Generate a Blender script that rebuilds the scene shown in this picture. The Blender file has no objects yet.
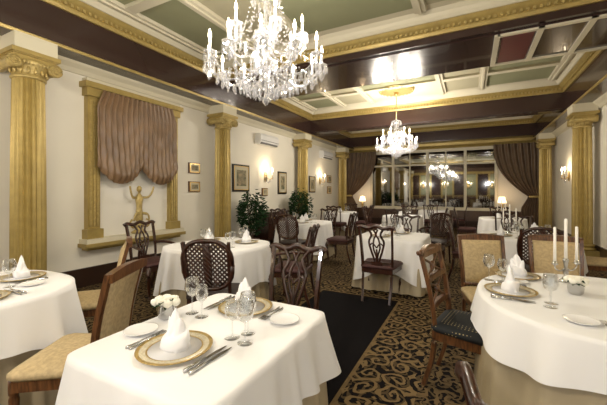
import bpy, math, random
from mathutils import Vector, Matrix
random.seed(7)
S=bpy.context.scene
pi=math.pi
# ------------------------------------------------------------ materials
MATS={}
def mat(name,col,rough=0.5,metal=0.0,noise=0.0,nscale=8,bump=0.0,bscale=60,emit=0,ecol=None,spec=None,col2=None,coat=0,sheen=0):
    m=bpy.data.materials.new(name); m.use_nodes=True
    nt=m.node_tree; b=nt.nodes['Principled BSDF']
    b.inputs['Base Color'].default_value=(*col,1); b.inputs['Roughness'].default_value=rough; b.inputs['Metallic'].default_value=metal
    if spec is not None: b.inputs['Specular IOR Level'].default_value=spec
    if coat: b.inputs['Coat Weight'].default_value=coat
    if sheen: b.inputs['Sheen Weight'].default_value=sheen
    if emit:
        b.inputs['Emission Color'].default_value=(*(ecol or col),1); b.inputs['Emission Strength'].default_value=emit
    tc=nt.nodes.new('ShaderNodeTexCoord')
    if noise or col2:
        n=nt.nodes.new('ShaderNodeTexNoise'); n.inputs['Scale'].default_value=nscale; n.inputs['Detail'].default_value=5
        nt.links.new(tc.outputs['Object'],n.inputs['Vector'])
        r=nt.nodes.new('ShaderNodeValToRGB')
        c2=col2 or tuple(c*(1-noise) for c in col)
        r.color_ramp.elements[0].position=.35; r.color_ramp.elements[1].position=.65
        r.color_ramp.elements[0].color=(*c2,1); r.color_ramp.elements[1].color=(*col,1)
        nt.links.new(n.outputs['Fac'],r.inputs['Fac']); nt.links.new(r.outputs['Color'],b.inputs['Base Color'])
    if bump:
        n=nt.nodes.new('ShaderNodeTexNoise'); n.inputs['Scale'].default_value=bscale
        nt.links.new(tc.outputs['Object'],n.inputs['Vector'])
        bp=nt.nodes.new('ShaderNodeBump'); bp.inputs['Strength'].default_value=bump; bp.inputs['Distance'].default_value=.01
        nt.links.new(n.outputs['Fac'],bp.inputs['Height']); nt.links.new(bp.outputs['Normal'],b.inputs['Normal'])
    MATS[name]=m; return m
def woodmat(name,c1,c2,rough=.28):
    m=mat(name,c1,rough,coat=.4); nt=m.node_tree; b=nt.nodes['Principled BSDF']
    tc=nt.nodes.new('ShaderNodeTexCoord'); mp=nt.nodes.new('ShaderNodeMapping'); mp.inputs['Scale'].default_value=(12,12,2)
    n=nt.nodes.new('ShaderNodeTexNoise'); n.inputs['Scale'].default_value=3; n.inputs['Detail'].default_value=6; n.inputs['Distortion'].default_value=1.5
    r=nt.nodes.new('ShaderNodeValToRGB'); r.color_ramp.elements[0].position=.35; r.color_ramp.elements[1].position=.7
    r.color_ramp.elements[0].color=(*c2,1); r.color_ramp.elements[1].color=(*c1,1)
    L=nt.links.new; L(tc.outputs['Object'],mp.inputs[0]); L(mp.outputs[0],n.inputs['Vector']); L(n.outputs['Fac'],r.inputs['Fac']); L(r.outputs['Color'],b.inputs['Base Color'])
    return m
def dotmat(name,base,dot,scale,thr):
    m=mat(name,base,.8); nt=m.node_tree; b=nt.nodes['Principled BSDF']
    tc=nt.nodes.new('ShaderNodeTexCoord'); v=nt.nodes.new('ShaderNodeTexVoronoi'); v.inputs['Scale'].default_value=scale; v.inputs['Randomness'].default_value=0.0
    r=nt.nodes.new('ShaderNodeValToRGB'); r.color_ramp.interpolation='CONSTANT'
    r.color_ramp.elements[0].color=(*dot,1); r.color_ramp.elements[1].color=(*base,1); r.color_ramp.elements[1].position=thr
    L=nt.links.new; L(tc.outputs['Object'],v.inputs['Vector']); L(v.outputs['Distance'],r.inputs['Fac']); L(r.outputs['Color'],b.inputs['Base Color'])
    return m
def glassmat(name,tint,diff,blend=.55):
    m=bpy.data.materials.new(name); m.use_nodes=True; nt=m.node_tree; nt.nodes.clear(); N=nt.nodes.new; L=nt.links.new
    o=N('ShaderNodeOutputMaterial'); t=N('ShaderNodeBsdfTransparent'); t.inputs[0].default_value=(*tint,1)
    g=N('ShaderNodeBsdfGlossy'); g.inputs['Roughness'].default_value=.05; g.inputs[0].default_value=(1,1,1,1)
    lw=N('ShaderNodeLayerWeight'); lw.inputs[0].default_value=blend
    mx=N('ShaderNodeMixShader'); L(lw.outputs['Facing'],mx.inputs[0]); L(t.outputs[0],mx.inputs[1]); L(g.outputs[0],mx.inputs[2])
    d=N('ShaderNodeBsdfDiffuse'); d.inputs[0].default_value=(.9,.9,.92,1)
    m2=N('ShaderNodeMixShader'); m2.inputs[0].default_value=diff; L(mx.outputs[0],m2.inputs[1]); L(d.outputs[0],m2.inputs[2])
    L(m2.outputs[0],o.inputs[0]); MATS[name]=m; return m

mat('gold',(.42,.315,.105),.38,.35,noise=.16,nscale=10)
mat('gold_bright',(.52,.40,.155),.36,.35,noise=.24,nscale=30,bump=.3,bscale=50)
mat('cream_wall',(.77,.74,.655),.7,noise=.03,nscale=2)
mat('cream_trim',(.62,.58,.45),.5)
mat('panel_white',(.80,.78,.72),.6)
mat('brown_beam',(.036,.018,.015),.25,coat=.4)
mat('olive_panel',(.27,.28,.17),.6,noise=.06,nscale=2)
mat('tan_panel',(.42,.39,.27),.6,noise=.05,nscale=2)
mat('maroon_panel',(.11,.018,.022),.35)
mat('dark_wood',(.03,.015,.01),.3,coat=.3)
woodmat('mahogany',(.060,.019,.010),(.018,.007,.004))
woodmat('walnut',(.18,.078,.03),(.06,.024,.010))
mat('linen',(.79,.79,.80),.8,bump=.12,bscale=9,sheen=.1)
mat('napkin_cloth',(.84,.845,.875),.8)
mat('underskirt',(.42,.35,.23),.6,noise=.1,nscale=6)
mat('beige_uphol',(.52,.40,.22),.75,noise=.25,nscale=45)
dotmat('blue_uphol',(.006,.008,.010),(.34,.27,.13),42,.20)
mat('red_uphol',(.07,.022,.02),.7,noise=.5,nscale=40)
mat('dark_uphol',(.035,.022,.018),.7,noise=.4,nscale=40)
mat('porcelain',(.82,.82,.83),.12)
mat('silver',(.55,.55,.55),.16,1)
glassmat('clear_glass',(.96,.97,.98),.01,.45)
glassmat('crystal',(.86,.87,.90),.08,.6)
mat('candle',(.92,.9,.85),.5)
mat('bulb',(1,.9,.75),.3,emit=14,ecol=(1,.84,.58))
mat('sconce_shade',(1,.9,.75),.5,emit=2.5,ecol=(1,.72,.42))
mat('leaf',(.02,.06,.02),.6,noise=.5,nscale=10,spec=.15)
mat('petal',(.88,.86,.76),.6)
mat('trunk',(.09,.05,.03),.8)
mat('silk',(.235,.145,.08),.34,noise=.28,nscale=3)
mat('drape',(.14,.09,.052),.45,noise=.25,nscale=4)
mat('black_frame',(.015,.013,.012),.3)
mat('plastic_white',(.76,.76,.76),.35)
mat('grey_vent',(.15,.15,.15),.5)
mat('art_mat',(.50,.46,.34),.8)
mat('art_green',(.10,.11,.07),.7,noise=.6,nscale=12,col2=(.35,.28,.17))
mat('pot',(.12,.05,.03),.4)
mat('brass',(.7,.5,.2),.3,.9)
mat('walnut_panelling',(.10,.055,.035),.35,noise=.3,nscale=4)
mat('gold_rim',(.48,.34,.12),.28,.4,noise=.35,nscale=90)
mat('cream_band',(.60,.54,.40),.2,noise=.25,nscale=120)
mat('mirror_glass',(.36,.36,.35),.03,1.0)

# carpet --------------------------------------------------
def carpet():
    m=bpy.data.materials.new('carpet_scroll'); m.use_nodes=True; nt=m.node_tree; b=nt.nodes['Principled BSDF']; b.inputs['Roughness'].default_value=.95
    b.inputs['Specular IOR Level'].default_value=.06
    N=nt.nodes.new; L=nt.links.new
    tc=N('ShaderNodeTexCoord'); nz=N('ShaderNodeTexNoise'); nz.inputs['Scale'].default_value=7; nz.inputs['Detail'].default_value=3
    L(tc.outputs['Object'],nz.inputs['Vector'])
    sp=N('ShaderNodeSeparateXYZ'); L(tc.outputs['Object'],sp.inputs[0])
    sn=N('ShaderNodeSeparateColor'); L(nz.outputs['Color'],sn.inputs[0])
    def M(op,a,bv=None,c=None):
        n=N('ShaderNodeMath'); n.operation=op
        for i,v in enumerate((a,bv,c)):
            if v is None: continue
            if isinstance(v,(int,float)): n.inputs[i].default_value=v
            else: L(v,n.inputs[i])
        return n.outputs[0]
    X,Y=sp.outputs[0],sp.outputs[1]
    xd=M('ADD',X,M('MULTIPLY',M('SUBTRACT',sn.outputs[0],.5),.13)); yd=M('ADD',Y,M('MULTIPLY',M('SUBTRACT',sn.outputs[1],.5),.13))
    def spiral(h,k,arms,thr,ox,oy):
        a=M('SUBTRACT',M('PINGPONG',M('ADD',xd,20+ox),h),h/2); c=M('SUBTRACT',M('PINGPONG',M('ADD',yd,20+oy),h),h/2)
        r=M('SQRT',M('ADD',M('MULTIPLY',a,a),M('MULTIPLY',c,c))); th=M('ARCTAN2',c,a)
        s=M('SINE',M('ADD',M('MULTIPLY',th,arms),M('MULTIPLY',r,k)))
        return M('GREATER_THAN',s,thr)
    s1=spiral(.20,95,1,.35,0,0); s2=spiral(.12,140,2,.3,.06,.03)
    s3=spiral(.17,95,3,.4,.1,.05)
    def rng(v,a,c): return M('MULTIPLY',M('GREATER_THAN',v,a),M('LESS_THAN',v,c))
    panel=M('MULTIPLY',rng(X,-1.9,-.84),rng(Y,-2,4.3))
    outer=M('MULTIPLY',rng(X,-2.4,-.34),rng(Y,-2.5,4.8))
    border=M('SUBTRACT',outer,panel)
    n2=N('ShaderNodeTexNoise'); n2.inputs['Scale'].default_value=4; L(tc.outputs['Object'],n2.inputs['Vector'])
    bg=M('MULTIPLY',M('MAXIMUM',M('MULTIPLY',s2,.55),M('MULTIPLY',s3,.85)),M('ADD',.3,n2.outputs['Fac']))
    bd=M('MAXIMUM',s1,M('MULTIPLY',s3,.4))
    fac=M('ADD',M('MULTIPLY',border,bd),M('MULTIPLY',M('SUBTRACT',1.0,outer),bg))
    edge=M('SUBTRACT',M('MULTIPLY',rng(X,-1.93,-.81),rng(Y,-2,4.33)),panel)
    fac=M('MAXIMUM',M('MINIMUM',fac,1.0),M('MULTIPLY',edge,.8))
    mx=N('ShaderNodeMix'); mx.data_type='RGBA'; L(fac,mx.inputs[0]); mx.inputs[6].default_value=(.009,.008,.009,1); mx.inputs[7].default_value=(.19,.13,.062,1)
    L(mx.outputs[2],b.inputs['Base Color'])
    bn=N('ShaderNodeTexNoise'); bn.inputs['Scale'].default_value=250; bp=N('ShaderNodeBump'); bp.inputs['Strength'].default_value=.3; bp.inputs['Distance'].default_value=.005
    L(tc.outputs['Object'],bn.inputs['Vector']); L(bn.outputs[0],bp.inputs['Height']); L(bp.outputs[0],b.inputs['Normal'])
    MATS['carpet']=m
carpet()

# ------------------------------------------------------------ mesh builder
class MB:
    def __init__(s): s.v=[];s.f=[];s.m=[];s.sm=[];s.mats=[]
    def mi(s,n):
        if n not in s.mats: s.mats.append(n)
        return s.mats.index(n)
    def add(s,vs,fs,mt,smooth=False,M=None):
        o=len(s.v); k=s.mi(mt)
        for p in vs: s.v.append(tuple(M@Vector(p)) if M is not None else tuple(p))
        for f in fs: s.f.append([i+o for i in f]); s.m.append(k); s.sm.append(smooth)
    def box(s,c,d,mt,M=None):
        x,y,z=c;a,b,e=d[0]/2,d[1]/2,d[2]/2
        vs=[(x+i*a,y+j*b,z+k*e) for k in(-1,1) for j in(-1,1) for i in(-1,1)]
        s.add(vs,[(0,2,3,1),(4,5,7,6),(0,1,5,4),(2,6,7,3),(0,4,6,2),(1,3,7,5)],mt,False,M)
    def bx(s,a,b,mt,M=None):
        s.box([(a[i]+b[i])/2 for i in range(3)],[abs(b[i]-a[i]) for i in range(3)],mt,M)
    def loft(s,rings,mt,smooth=True,closed=True,cap0=True,cap1=True,M=None):
        n=len(rings[0]); vs=[p for r in rings for p in r]; fs=[]
        for i in range(len(rings)-1):
            for j in range(n if closed else n-1):
                k=(j+1)%n; fs.append((i*n+j,i*n+k,(i+1)*n+k,(i+1)*n+j))
        if closed and cap0: fs.append(tuple(reversed(range(n))))
        if closed and cap1: fs.append(tuple(range((len(rings)-1)*n,len(rings)*n)))
        s.add(vs,fs,mt,smooth,M)
    def lathe(s,prof,mt,seg=16,c=(0,0,0),M=None,smooth=True,sx=1,sy=1,caps=True):
        s.loft([[(c[0]+sx*r*math.cos(2*pi*j/seg),c[1]+sy*r*math.sin(2*pi*j/seg),c[2]+z) for j in range(seg)] for r,z in prof],mt,smooth,True,caps,caps,M)
    def tube(s,pts,r,mt,seg=6,flat=1.0,M=None,smooth=True,up=(0,0,1)):
        P=[Vector(p) for p in pts]; n=len(P); rings=[]; u=Vector(up)
        for i in range(n):
            t=(P[min(i+1,n-1)]-P[max(i-1,0)])
            if t.length<1e-9: t=Vector((0,0,1))
            t.normalize(); a=u-t*u.dot(t)
            if a.length<.05: a=Vector((0,1,0))-t*t.y
            if a.length<.05: a=Vector((1,0,0))-t*t.x
            a.normalize(); b=t.cross(a); rr=r[i] if isinstance(r,(list,tuple)) else r
            rings.append([tuple(P[i]+a*rr*math.cos(2*pi*(j+.5)/seg)+b*rr*flat*math.sin(2*pi*(j+.5)/seg)) for j in range(seg)])
        s.loft(rings,mt,smooth,M=M)
    def mesh(s,name):
        me=bpy.data.meshes.new(name); me.from_pydata(s.v,[],s.f)
        for n in s.mats: me.materials.append(MATS[n])
        me.polygons.foreach_set('material_index',s.m); me.polygons.foreach_set('use_smooth',s.sm); me.update()
        return me
def ob(name,me,loc=(0,0,0),rz=0,sc=1,parent=None):
    if isinstance(me,MB): me=me.mesh(name)
    o=bpy.data.objects.new(name,me); o.location=loc; o.rotation_euler=(0,0,rz)
    o.scale=(sc,sc,sc) if isinstance(sc,(int,float)) else sc
    S.collection.objects.link(o)
    if parent: o.parent=parent
    return o
def smoothpts(P,k=4):
    P=[Vector(p) for p in P]; out=[]
    for i in range(len(P)-1):
        p0=P[max(i-1,0)];p1=P[i];p2=P[i+1];p3=P[min(i+2,len(P)-1)]
        for j in range(k):
            t=j/k; out.append(.5*((2*p1)+(p2-p0)*t+(2*p0-5*p1+4*p2-p3)*t*t+(3*p1-p0-3*p2+p3)*t**3))
    out.append(P[-1]); return [tuple(p) for p in out]

# ------------------------------------------------------------ room
XL,XR,YF,YB,H=-5.16,2.4,14.3,-3.2,4.08
b=MB(); b.bx((XL-.2,YB-.2,-.1),(XR+.2,YF+.2,0),'carpet'); ob('floor',b)
b=MB(); b.bx((XL-.2,YB-.2,0),(XL,YF+.2,H+.2),'cream_wall'); ob('wall_left',b)
b=MB(); b.bx((XR,YB-.2,0),(XR+.2,YF+.2,H+.2),'cream_wall'); ob('wall_right',b)
b=MB(); b.bx((XL,YF,0),(XR,YF+.2,H+.2),'cream_wall'); ob('wall_far',b)
b=MB(); b.bx((XL,YB-.2,0),(XR,YB,H+.2),'walnut_panelling')
for k in range(8):
    x=XL+.5+k*.93; b.bx((x-.4,YB,.35),(x+.4,YB+.02,1.0),'walnut_panelling'); b.bx((x-.4,YB,1.15),(x+.4,YB+.02,2.95),'olive_panel' if k%2 else 'brown_beam')
    b.bx((x-.53,YB,.0),(x-.41,YB+.08,3.1),'gold')
b.bx((XL,YB,1.05),(XR,YB+.04,1.1),'gold'); b.bx((XL,YB,3.0),(XR,YB+.06,3.2),'gold')
ob('wall_back',b)
for nm,a,c in(('baseboard_left',(XL,YB,0),(XL+.03,YF,.28)),('baseboard_right',(XR-.03,YB,0),(XR,YF,.28)),('baseboard_far',(XL+.03,YF-.03,0),(XR-.03,YF,.28))):
    b=MB(); b.bx(a,c,'dark_wood'); ob(nm,b)
# ceiling with coffers
BE=[(-1.9,-1.3,3.42),(5.3,6.75,3.70),(9.7,10.2,3.42),(13.55,14.3,3.42)]
b=MB(); b.bx((XL,YB,H),(XR,YF,H+.2),'cream_trim')
def bay(y0,y1,ny,xs,special=None):
    ys=[y0+(y1-y0)*i/ny for i in range(ny+1)]
    for i in range(len(xs)-1):
        for j in range(ny):
            mt='olive_panel' if (i%2==0) else 'tan_panel'
            if special and (i,j) in special: mt=special[(i,j)]
            b.bx((xs[i]+.09,ys[j]+.09,H-.012),(xs[i+1]-.09,ys[j+1]-.09,H+.001),mt)
    for x in xs: b.bx((x-.08,y0,H-.06),(x+.08,y1,H),'cream_trim'); b.bx((x-.02,y0,H-.085),(x+.02,y1,H-.06),'cream_trim')
    for y in ys[1:-1]: b.bx((xs[0],y-.08,H-.058),(xs[-1],y+.08,H),'cream_trim')
xs=[XL+.72,-3.45,-2.55,-.65,.25,XR-.72]
bay(-.95,4.95,3,xs)
bay(7.1,9.35,2,xs,{(2,1):'cream_trim'})
bay(10.5,13.25,3,xs)
ob('ceiling',b)
def crown(b,p0,p1,nrm,prof,mt):
    nx,ny=nrm
    b.loft([[(p[0]+nx*o,p[1]+ny*o,z) for o,z in prof] for p in (p0,p1)],mt,False)
CR=[(0,3.80),(.03,3.80),(.05,3.84),(.05,3.87),(.10,3.92),(.13,3.96),(0,3.96)]
CR2=[(0,3.96),(.15,3.96),(.19,4.0),(.22,4.04),(.28,4.08),(0,4.08)]
XI=XL+.42; XJ=XR-.42
def crowns(b,p0,p1,n):
    crown(b,p0,p1,n,CR,'gold'); crown(b,p0,p1,n,CR2,'cream_trim')
for i,(y0,y1,zb) in enumerate(BE):
    b=MB(); b.bx((XL,y0,zb),(XR,y1,H),'brown_beam')
    b.bx((XL,y0+.1,zb-.02),(XR,y1-.1,zb),'brown_beam')
    if i==1:  # framed panel inset in the underside
        for x in(.34,.86,1.42): b.bx((x-.035,y0+.1,zb-.05),(x+.035,y1-.1,zb-.02),'cream_trim')
        for y in(y0+.13,y1-.13): b.bx((.34,y-.03,zb-.048),(XJ,y+.03,zb-.02),'cream_trim')
        b.bx((.40,y0+.18,zb-.03),(.80,y1-.18,zb-.02),'maroon_panel')
    crowns(b,(XI,y0),(XJ,y0),(0,-1))
    x=XI
    while x<XJ: b.bx((x,y0-.085,3.855),(x+.035,y0-.03,3.895),'gold_bright'); x+=.075
    if y1<14: crowns(b,(XI,y1),(XJ,y1),(0,1))
    ob('trim_%d'%(i+1),b)
for nm,x0,x1,sg in(('trim_5',XL,XI,1),('trim_6',XJ,XR,-1)):
    b=MB(); b.bx((x0,YB,3.3),(x1,YF,4.08),'brown_beam')
    xx=XI if sg==1 else XJ
    segs=[(-1.3,5.3),(6.75,9.7),(10.2,13.55)]
    for a,c in segs: crowns(b,(xx,a),(xx,c),(sg,0))
    crown(b,(xx,YB),(xx,YF),(sg,0),[(0,3.30),(.02,3.30),(.03,3.33),(.0,3.35)],'gold')
    ww=XL if sg==1 else XR
    crown(b,(ww,YB),(ww,YF),(sg,0),[(0,3.16),(.03,3.16),(.06,3.22),(.12,3.27),(.14,3.3),(0,3.3)],'cream_trim')
    for a,c in segs:
        y=a
        while y<c: b.box((xx+sg*.055,y,3.875),(.05,.035,.04),'gold_bright'); y+=.075
    ob(nm,b)
b=MB(); crown(b,(XL,YF),(XR,YF),(0,-1),[(0,3.18),(.03,3.18),(.06,3.24),(.14,3.3),(.16,3.4),(0,3.4)],'gold'); ob('trim_7',b)

# columns
def column_mesh():
    b=MB(); R=.18; rings=[]
    for i in range(9):
        t=i/8; z=.30+t*2.52; rr=R*(1-.10*t*t); ring=[]
        NF=20
        for j in range(NF*4):
            a=2*pi*j/(NF*4); ph=j%4; dr=[0,.018,.026,.018][ph]
            ring.append(((rr-dr)*math.cos(a),(rr-dr)*math.sin(a),z))
        rings.append(ring)
    b.loft(rings,'gold',False)
    b.box((0,0,.09),(.46,.46,.18),'gold')
    b.lathe([(.22,.18),(.235,.2),(.235,.22),(.2,.235),(.195,.26),(.215,.275),(.215,.295),(.185,.31)],'gold',32)
    b.lathe([(.165,2.80),(.18,2.81),(.18,2.83),(.165,2.84),(.17,2.88),(.2,2.96),(.22,3.0),(.2,3.02)],'gold_bright',32)
    b.box((0,0,3.09),(.5,.46,.05),'gold'); b.box((0,0,3.065),(.46,.42,.02),'gold_bright')
    b.box((0,0,3.03),(.44,.36,.06),'gold'); b.box((0,0,3.21),(.44,.42,.18),'cream_trim')
    for sx in(-1,1):
        M=Matrix.Translation((sx*.21,0,2.955))@Matrix.Rotation(pi/2,4,'X')
        b.lathe([(.055,-.19),(.075,-.19),(.06,-.1),(.05,0),(.06,.1),(.075,.19),(.055,.19)],'gold_bright',20,M=M)
        for sy in(-1,1):
            pts=[]
            for k in range(30):
                a=pi/2+ -sx*k*.42; r=.078*(1-k/34)
                pts.append((sx*.21+r*math.cos(a),sy*.195,2.955+r*math.sin(a)))
            b.tube(pts,.010,'gold_bright',5)
    for k in range(7):
        x=-.12+.04*k; b.lathe([(.004,-.03),(.017,-.01),(.017,.01),(.006,.03)],'gold_bright',8,c=(x,.19,2.98)); 
    for k in range(9):
        a=pi*k/8; b.lathe([(.004,-.05),(.02,-.02),(.012,.03)],'gold_bright',6,c=(.185*math.cos(a),.185*math.sin(a),2.9))
    return b.mesh('fluted_column')
CM=column_mesh()
for y in(-2.3,2.0,5.55,9.4,13.1): ob('fluted_column',CM,(XL+.26,y,0),-pi/2)
for y in(-2.3,1.3,5.2,9.0,12.9): ob('fluted_column',CM,(XR-.26,y,0),pi/2)

# alcove frame on left wall with blind
b=MB()
def pil(y):
    b.bx((XL,y-.09,.72),(XL+.1,y+.09,3.0),'gold')
    for k in(-1,0,1): b.bx((XL+.1,y+k*.05-.015,.9),(XL+.115,y+k*.05+.015,2.8),'gold_bright')
    b.bx((XL,y-.12,.72),(XL+.14,y+.12,.86),'gold'); b.bx((XL,y-.12,2.86),(XL+.14,y+.12,3.0),'gold')
pil(2.88); pil(4.36)
b.bx((XL,2.72,2.98),(XL+.18,4.52,3.06),'gold'); b.bx((XL,2.76,3.06),(XL+.13,4.48,3.12),'cream_trim')
b.bx((XL,2.70,.60),(XL+.22,4.54,.655),'gold'); b.bx((XL,2.72,.655),(XL+.2,4.52,.72),'cream_trim'); b.bx((XL,2.76,.55),(XL+.14,4.48,.6),'gold')
b.bx((XL,2.97,.72),(XL+.012,4.27,3.0),'panel_white')
ob('window_1',b)
b=MB(); rings=[]
NY=160
for i in range(34):
    t=i/33; ring=[]
    for j in range(NY+1):
        s=j/NY; y=2.97+1.30*s
        lob=abs(math.sin(pi*(s*2))) ; bot=1.72-.17*lob+.10*(1-lob)**2
        z=2.97+(bot-2.97)*t
        puff=(t**2.2)*.07*(.35+lob)*(1 if t<.92 else (1-(t-.92)/.08)*.8+.2)
        wd=1+.15*min(1,t*5)
        y=3.62+(y-3.62)*wd
        gather=math.sin(s*105+.9*math.sin(t*3+s*7))
        fold=.024*gather*(1-.3*t)+.012*t*math.sin(t*26+3*math.cos(s*2*pi*2))
        ring.append((XL+.185+puff+fold,y,z))
    rings.append(ring)
b.loft(rings,'silk',True,closed=False)
ob('balloon_shade_curtain',b)
# gilded statuette
b=MB()
b.lathe([(.09,0),(.10,.015),(.08,.03),(.045,.05),(.05,.09),(.07,.12),(.04,.14)],'gold_bright',14)
b.lathe([(.03,.13),(.05,.17),(.05,.24),(.038,.32),(.04,.38),(.052,.44),(.038,.49),(.018,.515),(.016,.54)],'gold_bright',14,sy=.75)
b.lathe([(.008,-.045),(.028,-.025),(.032,.0),(.028,.025),(.01,.042)],'gold_bright',12,c=(0,0,.575))
for s_ in(-1,1):
    b.tube(smoothpts([(s_*.045,0,.465),(s_*.11,.03,.47),(s_*.15,.05,.53),(s_*.17,.06,.61)]),[.018]*5+[.013]*8,'gold_bright',6)
    b.tube(smoothpts([(s_*.02,0,.10),(s_*.10,.02,.08),(s_*.14,.02,.14),(s_*.10,0,.18)]),.012,'gold_bright',6)
    b.tube(smoothpts([(s_*.025,.02,.26),(s_*.09,.05,.24),(s_*.11,.05,.17)]),[.02]*4+[.012]*5,'gold_bright',6)
ob('gilded_statuette',b,(XL+.14,3.6,.722),-pi/2,1.3)

def picture(y,z,w,h,big=True):
    b=MB(); x=XL+.002
    b.bx((x,y-w/2,z-h/2),(x+.03,y+w/2,z+h/2),'black_frame' if big else 'walnut')
    f=.05 if big else .025
    b.bx((x+.03,y-w/2+f,z-h/2+f),(x+.033,y+w/2-f,z+h/2-f),'art_mat')
    g=f+(.09 if big else .04)
    b.bx((x+.033,y-w/2+g,z-h/2+g),(x+.036,y+w/2-g,z+h/2-g),'art_green')
    for s_ in(-1,1):
        b.bx((x+.03,y+s_*(w/2-f)-.008,z-h/2+f),(x+.04,y+s_*(w/2-f)+.008,z+h/2-f),'brass')
        b.bx((x+.03,y-w/2+f,z+s_*(h/2-f)-.008),(x+.04,y+w/2-f,z+s_*(h/2-f)+.008),'brass')
    ob('framed_picture',b)
picture(4.95,1.92,.3,.22,False); picture(4.95,1.53,.3,.22,False)
picture(6.5,1.77,.66,.68); picture(8.5,1.7,.5,.68); picture(7.55,1.42,.26,.22,False)
picture(10.6,1.7,.5,.6); picture(12.2,1.95,.4,.3,False); picture(12.2,1.5,.4,.3,False)
def ac(y,z):
    b=MB(); X0=XL+.003
    prof=[(0,-.14),(.14,-.14),(.2,-.08),(.21,.08),(.17,.14),(0,.14)]
    b.loft([[(X0+o,yy,z+h) for o,h in prof] for yy in(y-.45,y+.45)],'plastic_white',False)
    b.bx((X0+.14,y-.4,z-.145),(X0+.19,y+.4,z-.10),'grey_vent')
    b.bx((X0+.2,y-.43,z-.055),(X0+.216,y+.43,z-.045),'grey_vent')
    ob('air_conditioner',b)
ac(7.55,2.86); ac(11.7,2.86)
def sconce_mesh():
    b=MB()
    b.lathe([(.01,-.12),(.05,-.08),(.06,0),(.04,.08),(.01,.14)],'brass',12,c=(0,.02,0),sy=.3)
    for s_ in(-1,1):
        b.tube(smoothpts([(0,.03,0),(s_*.06,.08,-.06),(s_*.13,.12,-.03),(s_*.14,.12,.04)]),.008,'brass',6)
        b.lathe([(.01,0),(.035,.015),(.01,.02),(.012,.09)],'candle',10,c=(s_*.14,.12,.04))
        b.lathe([(.008,.09),(.018,.11),(.014,.15),(.002,.19)],'bulb',8,c=(s_*.14,.12,.04))
        b.lathe([(.002,0),(.02,.03),(.02,.06),(.004,.09)],'crystal',6,c=(s_*.14,.12,-.07))
    for k in range(5):
        b.lathe([(.002,0),(.014,.02),(.003,.07)],'crystal',6,c=(-.08+.04*k,.09,-.17+.02*abs(k-2)))
    return b.mesh('wall_sconce')
SM=sconce_mesh()
def light(name,loc,e,r=.08,col=(1,.80,.58)):
    l=bpy.data.lights.new(name,'POINT'); l.energy=e; l.shadow_soft_size=r; l.color=col
    o=bpy.data.objects.new(name,l); o.location=loc; S.collection.objects.link(o); return o
for x,y,rz,sg in((XL,7.6,-pi/2,1),(XL,11.3,-pi/2,1),(XR,11.2,pi/2,-1),(XR,7.2,pi/2,-1),(XL,.6,-pi/2,1),(XR,3.2,pi/2,-1)):
    ob('wall_sconce',SM,(x,y,1.85),rz,1.15)
    light('sconce_light',(x+sg*.24,y,2.12),8,.03,(1,.78,.50))
for x in(-3.9,-2.05,-.2,1.6):
    ob('wall_sconce',SM,(x,YB+.02,1.9),0,1.6); light('sconce_light',(x,YB+.3,2.25),8,.03,(1,.76,.48))

# far wall glazed partition
b=MB()
WX=[-3.95,-3.0,-1.6,-.2,.85]; y=YF
b.bx((WX[0]-.06,y-.04,.75),(WX[-1]+.06,y-.02,3.15),'mirror_glass')
for x in WX+[-2.3,-.9]:
    w=.05 if x in WX else .02
    b.bx((x-w,y-.09,.75),(x+w,y-.0,3.15),'cream_trim')
for z,w in((.75,.06),(2.55,.035),(3.12,.06)): b.bx((WX[0]-.1,y-.085,z-w),(WX[-1]+.1,y,z+w),'cream_trim')
b.bx((XL+.04,y-.02,.28),(XR-.04,y-.001,.7),'walnut_panelling')
ob('window_2',b)
def drape(name,xo,xi,top=3.2):
    b=MB(); rings=[]; sg=1 if xi>xo else -1
    for i in range(40):
        t=i/39; z=top+(.05-top)*t; zt=1.25
        if z>zt:
            u=(top-z)/(top-zt); wi=(1-u**2.4)*1.0+.22*u**2.4
        else:
            u=(zt-z)/zt; wi=.22+.16*min(1,u*3)
        ring=[]
        for j in range(61):
            s=j/60; x=xo+(xi-xo)*wi*s
            ring.append((x,YF-.22+.055*math.sin(s*44+.6*math.sin(z*3))*(.5+.5*wi),z))
        rings.append(ring)
    b.loft(rings,'drape',True,closed=False)
    b.lathe([(.14,-.04),(.17,0),(.14,.04)],'gold_bright',16,c=(xo+sg*.14,YF-.22,1.25),sy=.6)
    ob(name,b)
drape('window_curtain',XL+.06,-3.7); drape('window_curtain',XR-.25,.75)

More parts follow.
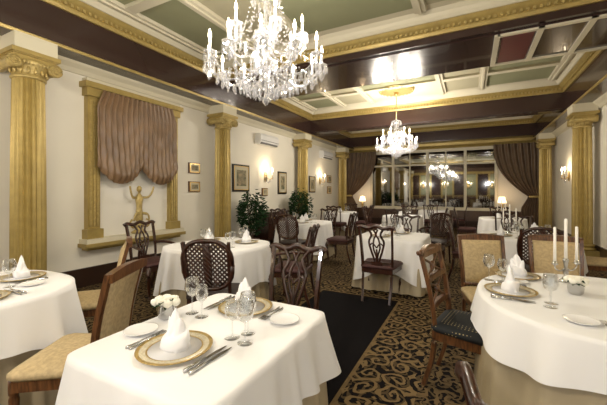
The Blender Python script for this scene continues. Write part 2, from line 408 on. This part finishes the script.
# ------------------------------------------------------------ chairs
def rrect(w0,w1,d,rc,n=5,inset=0,z=0,yo=0):
    out=[]
    hb,hf,hd=w0/2-inset,w1/2-inset,d/2-inset
    for (cx,cy,a0) in((hf-rc,hd-rc,0),(-hf+rc,hd-rc,pi/2),(-hb+rc,-hd+rc,pi),(hb-rc,-hd+rc,1.5*pi)):
        for k in range(n+1):
            a=a0+pi/2*k/n; out.append((cx+rc*math.cos(a),cy+rc*math.sin(a)+yo,z))
    return out
CH={}
def chair_mesh(kind):
    if kind in CH: return CH[kind]
    arms=kind.endswith('_arm'); k=kind.replace('_arm','')
    wood={'uph':'walnut','splat':'mahogany','empire':'walnut','cane':'mahogany'}[k]
    seat={'uph':'beige_uphol','splat':'red_uphol','empire':'blue_uphol','cane':'dark_uphol'}[k]
    b=MB()
    for s_ in(-1,1):
        if k in('splat','cane'):
            b.tube(smoothpts([(s_*.22,.19,.43),(s_*.24,.22,.34),(s_*.225,.2,.16),(s_*.215,.195,.05),(s_*.23,.215,0)]),[.032]*3+[.034]*3+[.026]*3+[.018]*4+[.014]*2+[.022]*2,wood,8)
        else:
            b.tube([(s_*.22,.2,.44),(s_*.22,.2,.36),(s_*.22,.2,.35),(s_*.22,.2,.33),(s_*.22,.2,.05),(s_*.22,.2,.04),(s_*.22,.2,0)],[.028,.028,.02,.026,.016,.02,.012],wood,8)
        b.tube(smoothpts([(s_*.18,-.29,0),(s_*.19,-.225,.22),(s_*.195,-.205,.44),(s_*.205,-.23,.7),(s_*.215,-.30,1.0)],5),.021,wood,4,smooth=False)
        if arms:
            b.tube(smoothpts([(s_*.205,-.235,.70),(s_*.26,-.1,.71),(s_*.29,.08,.69),(s_*.28,.13,.67)]),[.02]*12+[.028],wood,7)
            b.tube(smoothpts([(s_*.285,.09,.68),(s_*.27,.06,.58),(s_*.25,.06,.44)]),.017,wood,6)
    b.loft([rrect(.42,.5,.44,.03,3,z=z) for z in(.375,.435)],wood,False)
    prof=[(.005,.435),(-.008,.45),(-.008,.47),(.01,.487),(.06,.50),(.14,.507)]
    b.loft([rrect(.44,.51,.455,.055 if i<4 else .05,5,inset=a,z=z) for i,(a,z) in enumerate(prof)],seat,True)
    def by(z):
        t=(z-.44)/.56; return -.205-.02*t-.075*t*t
    if k=='uph':
        rings=[]
        for i in range(10):
            z=.53+.43*i/9; w=.178+.012*i/9; y=by(z); bul=.03 if 0<i<9 else .012
            rings.append([(-w,y-.012,z),(-w,y+.012,z),(-w*.85,y+bul,z),(-w*.4,y+bul+.008,z),(w*.4,y+bul+.008,z),(w*.85,y+bul,z),(w,y+.012,z),(w,y-.012,z)])
        b.loft(rings,seat,True)
        rings=[]
        for x in [-.225+.45*i/10 for i in range(11)]:
            c=.018*(1-(x/.225)**2); y0=by(1.0)
            rings.append([(x,y0-.025,.955),(x,y0+.02,.955),(x,y0+.02,1.0+c),(x,y0-.028,1.005+c)])
        b.loft(rings,wood,False)
        b.tube([(-.2,by(.52),.52),(.2,by(.52),.52)],.02,wood,4)
    if k=='splat':
        pts=smoothpts([(-.25,by(.98)-.01,.985),(-.2,by(1.0),1.01),(-.1,by(1.0),.985),(0,by(1.0),1.02),(.1,by(1.0),.985),(.2,by(1.0),1.01),(.25,by(.98)-.01,.985)],4)
        b.tube(pts,.026,wood,6,flat=.6,up=(0,0,1))
        for s_ in(-1,1):
            P=smoothpts([(s_*.05,.47,0),(s_*.035,.55,0),(s_*.075,.68,0),(s_*.10,.80,0),(s_*.06,.90,0),(s_*.11,.985,0)],5)
            b.tube([(p[0],by(p[1]),p[1]) for p in P],.015,wood,5)
            P=smoothpts([(s_*.015,.5,0),(s_*.01,.6,0),(s_*.045,.72,0),(s_*.03,.84,0),(0,.90,0),(s_*.03,.97,0)],5)
            b.tube([(p[0],by(p[1]),p[1]) for p in P],.012,wood,5)
            P=smoothpts([(s_*.09,.75,0),(s_*.05,.78,0),(0,.72,0)],4)
            b.tube([(p[0],by(p[1]),p[1]) for p in P],.010,wood,5)
        b.tube([(0,by(z),z) for z in(.47,.55,.63,.7)],.014,wood,5)
        b.box((0,by(.5),.50),(.15,.03,.07),wood); b.tube([(-.2,by(.52),.52),(.2,by(.52),.52)],.013,wood,4)
    if k=='empire':
        def rail(z,h,cr,t=.016):
            rings=[]
            for i in range(13):
                x=-.21+.42*i/12; y=by(z)-.02*(1-(x/.21)**2); hh=h*(.6+.4*(1-(x/.21)**2)); c=cr*(1-(x/.21)**2)
                rings.append([(x,y-t,z-hh/2+c*.3),(x,y+t,z-hh/2+c*.3),(x,y+t,z+hh/2+c),(x,y-t,z+hh/2+c)])
            b.loft(rings,wood,False)
        rail(.985,.075,.02); rail(.80,.05,.0); rail(.60,.045,0)
        b.tube([(-.24,by(1.0)-.01,1.005),(.24,by(1.0)-.01,1.005)],.017,wood,8)
        for s_ in(-1,1):
            b.lathe([(.004,-.02),(.022,-.015),(.022,.015),(.004,.02)],wood,10,c=(s_*.235,by(1.0),1.005))
            P=smoothpts([(s_*.16,.77,0),(s_*.03,.72,0),(s_*.03,.68,0),(s_*.16,.62,0)],4)
            b.tube([(p[0],by(p[1])-.012,p[1]) for p in P],.010,wood,5)
            P=smoothpts([(s_*.16,.95,0),(s_*.04,.90,0),(s_*.04,.86,0),(s_*.16,.82,0)],4)
            b.tube([(p[0],by(p[1])-.012,p[1]) for p in P],.010,wood,5)
        for zc in(.70,.88): b.lathe([(.005,-.02),(.035,-.01),(.035,.01),(.005,.02)],wood,12,M=Matrix.Translation((0,by(zc)-.012,zc))@Matrix.Rotation(pi/2,4,'X'))
    if k=='cane':
        rx,rz_,zc=.235,.235,.78
        P=[]
        for i in range(33):
            a=2*pi*i/32; x=rx*math.copysign(abs(math.cos(a))**.75,math.cos(a)); z=zc+rz_*math.copysign(abs(math.sin(a))**.75,math.sin(a))
            P.append((x,by(z)+.0,z))
        b.tube(P,.022,wood,6)
        def inside(x,z): return abs(x/rx)**2.6+abs((z-zc)/rz_)**2.6<1
        for d in(-1,1):
            for q in range(-9,10):
                c=q*.045; seg=[]
                for i in range(41):
                    x=-.24+.48*i/40; z=zc+d*x+c
                    if inside(x,z): seg.append((x,by(z)+.004*d,z))
                if len(seg)>2: b.tube(seg[::4]+[seg[-1]],.0105,'mahogany',4)
        b.tube([(0,by(z),z) for z in(.55,.7,.85,1.0)],[.03,.05,.05,.03],wood,6,flat=.2,up=(1,0,0))
    me=b.mesh('dining_chair'); CH[kind]=me; return me
def chair(kind,x,y,fx,fy,sc=.97):
    return ob('dining_armchair' if kind.endswith('_arm') else 'dining_chair',chair_mesh(kind),(x,y,0),math.atan2(-fx,fy),sc)

# ------------------------------------------------------------ tables
TZ=.76
def table(x,y,rx,ry,shape,drop,rz=0,seed=0,skirt=True,low=.16):
    rnd=random.Random(seed)
    b=MB()
    b.loft([[ (rx*.94*math.copysign(abs(math.cos(a))**(2/shape),math.cos(a)), ry*.94*math.copysign(abs(math.sin(a))**(2/shape),math.sin(a)),z) for a in [2*pi*i/48 for i in range(48)]] for z in(TZ-.04,TZ-.015)],'dark_wood',False)
    b.lathe([(.2,.0),(.22,.03),(.06,.08),(.045,.3),(.07,.45),(.05,.6),(.12,TZ-.04)],'dark_wood',16)
    t=ob('dining_table',b,(x,y,0),rz)
    N=240
    def rad(i):
        a=2*pi*i/N
        c,s_=math.cos(a),math.sin(a)
        r=1/((abs(c/rx)**shape+abs(s_/ry)**shape)**(1/shape)); return a,r,c,s_
    def cloth(name,off,drop,mt,kf,amp,topz,low,flare):
        b=MB(); rings=[]; ph=[rnd.uniform(0,6.28) for _ in range(4)]
        for f in(.02,.5,.9,.985): rings.append([(rad(i)[1]*f*rad(i)[2],rad(i)[1]*f*rad(i)[3],topz) for i in range(N)])
        rings.append([((rad(i)[1]+off)*rad(i)[2],(rad(i)[1]+off)*rad(i)[3],topz-.004) for i in range(N)])
        K=10
        for kk in range(1,K+1):
            ring=[]
            for i in range(N):
                a,r,c,s_=rad(i); cor=abs(math.sin(2*a))**3
                dr=drop+low*cor; q=kk/K; z=max(topz-dr*q,.012)
                w=amp*(q**.8)*(1+math.sin(kf*a+ph[0]+.8*math.sin(3*a+ph[1]))*.7+.3*math.sin(kf*1.7*a+ph[2]))
                w+=cor*.03*q*(1+math.sin(16*a+ph[3]))
                R=r+off+flare*q+w
                ring.append((R*c,R*s_,z))
            rings.append(ring)
        b.loft(rings,mt,True,cap0=True,cap1=False)
        o=ob(name,b,(0,0,0),0,1,t)
        return o
    cloth('tablecloth',.016,drop,'linen',17,.013,TZ,low,.028)
    if skirt: cloth('underskirt',-.006,TZ-.03,'underskirt',30,.014,TZ-.006,0,.03)
    return t
def m_plate():
    b=MB(); b.lathe([(.08,0),(.085,.004),(.10,.006)],'porcelain',40)
    b.lathe([(.139,.0122),(.15,.014),(.152,.018),(.147,.018),(.137,.0162)],'gold_rim',40,caps=False)
    b.lathe([(.10,.005),(.139,.0122),(.137,.0162),(.112,.0118)],'cream_band',40,caps=False)
    b.lathe([(.113,.0119),(.111,.0124),(.106,.0112)],'gold_rim',40,caps=False)
    b.lathe([(.107,.0110),(.104,.0100),(.09,.009),(.02,.009)],'porcelain',40)
    return b.mesh('charger_plate')
def m_side():
    b=MB(); b.lathe([(.045,0),(.05,.003),(.074,.012),(.076,.015),(.072,.014),(.048,.006),(.01,.006)],'porcelain',28); return b.mesh('side_plate')
def m_napkin():
    b=MB()
    N=28
    def leaf(h,rx,ry,ang,lean,th0):
        rings=[]
        for i in range(9):
            t=i/8; ring=[]
            w=(1-t)**.65
            for j in range(N):
                a=2*pi*j/N
                x=rx*w*math.cos(a); y=ry*(w*.9+.03)*math.sin(a)*(1+.12*math.sin(5*a+th0))
                ring.append((x*math.cos(ang)-y*math.sin(ang)+lean*t*t,x*math.sin(ang)+y*math.cos(ang),.004+h*t))
            rings.append(ring)
        b.loft(rings,'napkin_cloth',True)
    leaf(.165,.062,.035,0,.005,0); leaf(.13,.066,.038,.5,.04,1); leaf(.12,.064,.036,-.45,-.04,2)
    rings=[]
    for z,r in((0,.062),(.02,.070),(.045,.066),(.06,.058)):
        rings.append([(r*math.cos(2*pi*j/N)*(1+.05*math.cos(3*2*pi*j/N)),.75*r*math.sin(2*pi*j/N),z+ (.018*math.sin(2*pi*j/N+.6) if z>.01 else 0)+.003) for j in range(N)])
    b.loft(rings,'napkin_cloth',True)
    return b.mesh('folded_napkin')
def m_glass(h=.19,r=.04):
    b=MB(); b.lathe([(.034,0),(.035,.002),(.006,.006),(.004,.012),(.004,h*.45),(.008,h*.48),(r*.75,h*.56),(r,h*.72),(r*.95,h*.85),(r*.8,h),(r*.77,h),(r*.92,h*.85),(r*.96,h*.72),(r*.7,h*.57),(.004,h*.5)],'clear_glass',20)
    return b.mesh('wine_glass')
def m_fork():
    b=MB(); b.tube([(0,-.09,.006),(0,-.06,.005),(0,0,.008),(0,.045,.006)],[.007,.006,.0035,.005],'silver',6,flat=.5)
    b.box((0,.052,.006),(.022,.016,.003),'silver')
    for k in range(4): b.box((-.009+.006*k,.08,.007),(.003,.045,.0025),'silver')
    return b.mesh('dinner_fork')
def m_knife():
    b=MB(); b.tube([(0,-.11,.009),(0,-.06,.008),(0,0,.006)],[.009,.008,.006],'silver',6,flat=.6)
    b.loft([[(-.008,0,.003),(.009,0,.003),(.009,0,.006),(-.008,0,.006)],[(-.009,.07,.003),(.01,.07,.003),(.01,.07,.005),(-.009,.07,.005)],[(-.002,.12,.003),(.003,.12,.003),(.003,.12,.005),(-.002,.12,.005)]],'silver',False)
    return b.mesh('dinner_knife')
MP,MS,MN,MG,MG2,MF,MK=m_plate(),m_side(),m_napkin(),m_glass(),m_glass(.165,.034),m_fork(),m_knife()
def flowers():
    b=MB(); b.lathe([(.03,0),(.04,.01),(.045,.04),(.04,.07),(.045,.075),(.04,.074)],'silver',18)
    rnd=random.Random(3)
    for k in range(9):
        a=k*2.4; r=.012+.035*math.sqrt(k/9); cx,cy,cz=r*math.cos(a)*1.2,r*math.sin(a)*1.2,.10-.4*r+rnd.uniform(0,.01)
        b.lathe([(.006,-.02),(.02,-.008),(.022,.006),(.012,.018),(.004,.016)],'petal',9,c=(cx,cy,cz))
        for q in range(4):
            an=q*pi/2+k; b.lathe([(.003,-.012),(.013,0),(.012,.012),(.003,.018)],'petal',7,c=(cx+.012*math.cos(an),cy+.012*math.sin(an),cz))
    for k in range(16):
        a=k*2*pi/16; L_=rnd.uniform(.055,.085); z=.075+rnd.uniform(-.01,.03)
        d=Vector((math.cos(a),math.sin(a),0)); n=Vector((-d.y,d.x,0))*.014
        p=Vector((0,0,z))
        b.add([p+d*.02,p+d*L_*.6+n,p+d*L_-Vector((0,0,.012)),p+d*L_*.6-n],[(0,1,2,3)],'leaf')
    return b.mesh('flower_arrangement')
MFL=flowers()
def candel():
    b=MB(); b.lathe([(.055,0),(.06,.008),(.03,.02),(.012,.04),(.018,.07),(.010,.1),(.016,.14),(.02,.155),(.014,.17)],'silver',18)
    b.lathe([(.011,.165),(.010,.46),(.002,.465)],'candle',12)
    for s_ in(-1,1):
        b.tube(smoothpts([(0,0,.11),(s_*.04,0,.08),(s_*.085,0,.10),(s_*.09,0,.135)]),.005,'silver',6)
        b.lathe([(.006,.12),(.024,.135),(.013,.14),(.015,.155)],'silver',12,c=(s_*.09,0,0))
        b.lathe([(.010,.15),(.009,.40),(.002,.405)],'candle',12,c=(s_*.09,0,0))
    return b.mesh('candelabrum')
MC=candel()
Z=TZ+.001
def setting(x,y,dx,dy,full=True,third=False):
    L_=math.hypot(dx,dy); dx,dy=dx/L_,dy/L_; rz=math.atan2(-dx,dy)
    def P(a,f): return (x+dy*a+dx*f,y-dx*a+dy*f,Z)
    ob('charger_plate',MP,P(0,0),rz)
    ob('folded_napkin',MN,(x,y,Z+.0095),rz+random.uniform(-.3,.3))
    ob('wine_glass',MG,P(.22,.185),rz); ob('wine_glass',MG2,P(.135,.20),rz)
    if third: ob('wine_glass',MG,P(.17,.27),rz)
    if full:
        ob('side_plate',MS,P(-.285,.05),rz)
        for a in(-.168,-.19): ob('dinner_fork',MF,P(a,0),rz)
        for a in(.17,.198): ob('dinner_knife',MK,P(a,0),rz)

# T1 front
T1=(-1.09,1.18)
table(T1[0],T1[1],.38,.46,14,.26,seed=1,low=.05)
setting(-1.095,.95,0,1,third=True); setting(-1.13,1.47,0,-1)
ob('flower_arrangement',MFL,(-1.415,1.17,Z))
chair('splat',-1.22,2.0,.08,-1)
# T2 left
table(-3.0,.86,.56,.56,2.6,.3,seed=2)
setting(-2.66,.83,-1,0); setting(-3.05,1.2,0,-1); setting(-3.3,.66,1,0,False)
chair('uph',-2.1,1.1,-.85,-.5); chair('uph',-3.05,1.72,-.55,-.83)
chair('uph',-3.95,1.1,1,0)
# T3 right round
table(.76,2.56,.70,.70,2.2,.2,seed=3,low=.06)
setting(.23,2.52,1,-.05); setting(.32,3.0,.1,-1,False); setting(.78,2.05,0,1); setting(1.22,2.5,-1,0)
ob('candelabrum',MC,(.62,3.0,Z),.6); ob('flower_arrangement',MFL,(.60,2.66,Z))
chair('empire',.0,2.64,1,-.2); chair('uph',.18,3.5,.35,-1); chair('uph',.74,3.72,0,-1); chair('splat',.32,.76,.97,.24)
# T4 right mid
table(.75,5.9,.6,.6,2.6,.35,seed=4)
setting(.4,5.7,1,0,False); setting(.75,5.5,0,1,False); setting(.9,6.25,-.3,-1,False)
ob('candelabrum',MC,(.55,6.1,Z),.2)
chair('splat',-.05,5.9,1,0); chair('uph',1.6,5.9,-1,0); chair('splat',.75,6.8,0,-1); chair('cane',.75,5.0,0,1)
# T5 centre
table(-1.05,5.05,.47,.47,8,.46,seed=5)
setting(-1.2,4.8,0,1,False); setting(-1.0,5.3,0,-1,False)
chair('splat',-1.08,4.36,0,1); chair('splat',-1.05,5.85,0,-1); chair('cane_arm',-.62,6.9,-.3,-1)
# T6 left mid
table(-2.85,3.15,.56,.56,3.2,.42,seed=6)
setting(-2.75,2.85,0,1,False); setting(-2.6,3.4,-1,0,False); setting(-3.15,3.3,1,-.2,False)
chair('cane',-2.22,2.42,-.45,1); chair('splat_arm',-3.95,3.05,1,0); chair('splat_arm',-2.05,3.65,-1,-.2)
# T7
table(-3.3,6.4,.55,.55,3,.45,seed=7)
setting(-3.2,6.1,0,1,False); setting(-3.4,6.7,0,-1,False)
chair('splat',-2.4,6.3,-1,0); chair('splat',-3.2,7.3,0,-1); chair('splat',-4.1,6.9,1,-.4); chair('cane',-3.1,5.55,0,1)
# T8, T9, T10
table(-3.9,10.2,.5,.5,3,.45,seed=8); setting(-3.8,9.9,0,1,False)
chair('splat',-3.1,10.2,-1,0); chair('splat',-3.9,11.0,0,-1); chair('splat',-3.7,9.4,0,1)
table(-1.7,9.3,.5,.5,3,.4,seed=9); setting(-1.7,9.0,0,1,False)
chair('splat',-1.7,8.5,0,1); chair('splat',-.85,9.3,-1,0); chair('splat',-2.5,9.3,1,0); chair('splat',-1.7,10.1,0,-1)
table(.7,9.6,.5,.5,3,.4,seed=10); setting(.6,9.3,0,1,False); ob('candelabrum',MC,(.7,9.75,Z))
chair('splat',-.1,9.6,1,0); chair('splat',.7,8.7,0,1); chair('splat',.7,10.4,0,-1)
table(-1.2,12.6,.5,.5,3,.4,seed=11); chair('splat',-1.2,11.8,0,1); chair('splat',-.4,12.6,-1,0); chair('splat',-2.0,12.6,1,0)

# ------------------------------------------------------------ chandelier
def chandelier_mesh():
    b=MB(); rnd=random.Random(5)
    b.lathe([(.01,-.02),(.05,.0),(.09,.04),(.05,.07),(.02,.1),(.03,.16),(.07,.2),(.10,.23),(.04,.26),(.02,.3),(.025,.4),(.06,.45),(.09,.5),(.03,.54),(.015,.6),(.02,.75),(.05,.8),(.12,.83),(.02,.86),(.01,.95)],'crystal',18)
    def prism(x,y,z,h,r=.012):
        b.lathe([(.001,-h),(r,-h*.75),(r*.8,-h*.2),(.001,0)],'crystal',6,c=(x,y,z),smooth=False)
    def beads(p,q,sag,n=9,r=.009):
        for i in range(1,n):
            t=i/n; x=p[0]+(q[0]-p[0])*t; y=p[1]+(q[1]-p[1])*t; z=p[2]+(q[2]-p[2])*t-sag*4*t*(1-t)
            b.lathe([(.001,-r),(r,0),(.001,r)],'crystal',5,c=(x,y,z),smooth=False)
    def tier(n,R,z0,zc,off,ch):
        tips=[]
        for k in range(n):
            a=off+2*pi*k/n; c,s_=math.cos(a),math.sin(a)
            P=smoothpts([(.03,z0,0),(R*.35,z0-.09,0),(R*.75,z0-.10,0),(R*.97,z0-.02,0),(R,zc,0)],5)
            b.tube([(p[0]*c,p[0]*s_,p[1]) for p in P],.009,'crystal',6)
            x,y=R*c,R*s_
            b.lathe([(.008,-.01),(.05,.006),(.052,.012),(.012,.006),(.014,.02),(.02,.035),(.012,.04)],'crystal',12,c=(x,y,zc))
            b.lathe([(.010,.03),(.010,.03+ch)],'candle',8,c=(x,y,zc))
            b.lathe([(.007,.03+ch),(.014,.045+ch),(.012,.07+ch),(.001,.105+ch)],'bulb',8,c=(x,y,zc))
            for q in range(6):
                an=q*pi/3+a; prism(x+.046*math.cos(an),y+.046*math.sin(an),zc,.075+.02*(q%2))
            prism(x,y,zc-.02,.12,.016)
            for p in P[6:-3:3]: prism(p[0]*c,p[0]*s_,p[1]-.01,.08)
            tips.append((x,y,zc))
        for k in range(n):
            beads(tips[k],tips[(k+1)%n],.07,10)
            beads((tips[k][0]*.1,tips[k][1]*.1,z0+.32),tips[k],.05,12)
        return tips
    tier(12,.50,.18,.20,0,.085); tier(6,.33,.40,.44,.3,.085)
    for R,z,n,h in((.12,.83,14,.11),(.10,.5,12,.09),(.10,.23,14,.11),(.17,.06,20,.10),(.11,-.01,14,.09),(.26,.12,26,.09),(.36,.10,26,.09)):
        for k in range(n):
            a=2*pi*k/n; prism(R*math.cos(a),R*math.sin(a),z,h,.013)
    for k in range(12):
        a=2*pi*k/12; beads((.17*math.cos(a),.17*math.sin(a),.06),(.03*math.cos(a),.03*math.sin(a),-.12),.02,6)
        beads((.12*math.cos(a),.12*math.sin(a),.82),(.25*math.cos(a),.25*math.sin(a),.38),.05,12)
    b.lathe([(.002,-.16),(.03,-.13),(.035,-.1),(.01,-.07)],'crystal',10)
    return b
def chandelier(x,y,z,e=26,sc=1):
    b=chandelier_mesh(); top=(H-.07-z)/sc
    b.tube([(0,0,.93),(0,0,top-.05)],.008,'brass',6)
    b.lathe([(.02,top-.1),(.05,top-.06),(.06,top-.03),(.03,top)],'brass',16)
    ob('crystal_chandelier',b,(x,y,z),0,sc)
    for k in range(6):
        a=2*pi*(2*k+.0)/12; light('chandelier_light',(x+.5*sc*math.cos(a),y+.5*sc*math.sin(a),z+.42*sc),e,.03,(1,.90,.76))
    b=MB()
    b.lathe([(.46,0),(.44,-.03),(.38,-.035),(.36,-.055),(.28,-.04),(.2,-.06),(.14,-.04),(.06,-.07)],'gold_bright',40)
    for k in range(24):
        a=2*pi*k/24; b.lathe([(.005,-.06),(.03,-.045),(.035,-.02)],'gold_bright',6,c=(.41*math.cos(a),.41*math.sin(a),0))
    ob('ceiling_medallion',b,(x,y,H-.012))
chandelier(-1.69,2.5,2.385,25,1.04); chandelier(-1.72,8.55,2.43,42); chandelier(-1.6,-.9,2.36,30)  # last one is added, unseen behind the camera, to light the foreground tables

# ------------------------------------------------------------ plants, sideboard, lamp
def tree(x,y,h,seed):
    rnd=random.Random(seed); b=MB()
    b.lathe([(.13,0),(.16,.02),(.19,.28),(.2,.3),(.17,.3),(.16,.27)],'pot',20)
    for k in range(3):
        a=k*2.1; b.tube(smoothpts([(.03*math.cos(a),.03*math.sin(a),.25),(.06*math.cos(a+1),.06*math.sin(a+1),h*.45),(.1*math.cos(a),.1*math.sin(a),h*.8)]),.012,'trunk',5)
    for k in range(1500):
        u=rnd.uniform(-1,1); a=rnd.uniform(0,2*pi); r=rnd.uniform(.2,1.25)**.5*(1+.15*math.sin(3*a))
        p=Vector((.30*r*math.sqrt(1-u*u)*math.cos(a),.30*r*math.sqrt(1-u*u)*math.sin(a),h*.66+h*.32*r*u))
        d=Vector((math.cos(a)+rnd.uniform(-.5,.5),math.sin(a)+rnd.uniform(-.5,.5),rnd.uniform(-.9,.3))).normalized()
        n=d.cross(Vector((rnd.uniform(-1,1),rnd.uniform(-1,1),1))).normalized()*.024; L_=rnd.uniform(.07,.12)
        b.add([p,p+d*L_*.5+n,p+d*L_,p+d*L_*.5-n],[(0,1,2,3)],'leaf')
    ob('potted_ficus',b,(x,y,0))
tree(-4.66,6.28,1.4,1); tree(-4.66,8.72,1.5,2)
b=MB()
b.bx((0,-.5,.16),(.4,.5,.85),'mahogany'); b.bx((-.0,-.54,.85),(.44,.54,.89),'mahogany')
for yy in(-.45,.45):
    for xx in(.04,.36): b.tube([(xx,yy,.16),(xx,yy,0)],[.03,.016],'mahogany',8)
for yy in(-.25,.25):
    for zz,hh in((.72,.2),(.4,.38)):
        b.bx((.4,yy-.22,zz-hh/2),(.412,yy+.22,zz+hh/2),'mahogany'); b.lathe([(.004,-.02),(.015,0),(.004,.02)],'brass',8,c=(.425,yy,zz))
ob('sideboard',b,(XL+.04,7.6,0))
def lampo(x,y):
    b=MB(); b.bx((-.3,-.2,.70),(.3,.2,.74),'mahogany')
    for i in(-.26,.26):
        for j in(-.16,.16): b.tube([(i,j,.7),(i,j,0)],[.022,.013],'mahogany',6)
    ob('side_table',b,(x,y,0))
    b=MB(); b.lathe([(.07,0),(.07,.02),(.02,.04),(.05,.12),(.055,.18),(.02,.26),(.008,.36)],'brass',14)
    b.lathe([(.15,.28),(.09,.50)],'sconce_shade',20)
    ob('table_lamp',b,(x,y,.741)); light('lamp_light',(x,y,1.3),5,.03,(1,.65,.35))
lampo(1.0,13.75); lampo(-4.2,13.7)

# ------------------------------------------------------------ added torchieres, invented as fill light, unseen behind the camera
def fill_lamp(x,y,e):
    b=MB(); b.lathe([(.15,0),(.15,.02),(.03,.05),(.018,.1),(.018,1.75),(.04,1.8),(.16,1.93),(.17,1.95),(.15,1.93),(.04,1.83)],'brass',24)
    ob('fill_floor_lamp',b,(x,y,0)); light('fill_light',(x,y,2.1),e,.06,(1,.97,.95))
fill_lamp(1.2,-1.2,100); fill_lamp(-3.4,-1.8,125)
w=bpy.data.worlds.new('w'); S.world=w; w.use_nodes=True; w.node_tree.nodes['Background'].inputs[0].default_value=(.5,.5,.5,1); w.node_tree.nodes['Background'].inputs[1].default_value=.3

# ------------------------------------------------------------ camera
cd=bpy.data.cameras.new('camera'); cd.sensor_width=36; cd.lens=323/607*36; cd.shift_y=-10.5/607; cd.clip_start=.02
co=bpy.data.objects.new('camera',cd); co.location=(0,0,1.42); co.rotation_euler=(pi/2,0,math.radians(27.4)); S.collection.objects.link(co); S.camera=co
S.view_settings.view_transform='Standard'
S.view_settings.exposure=0.1
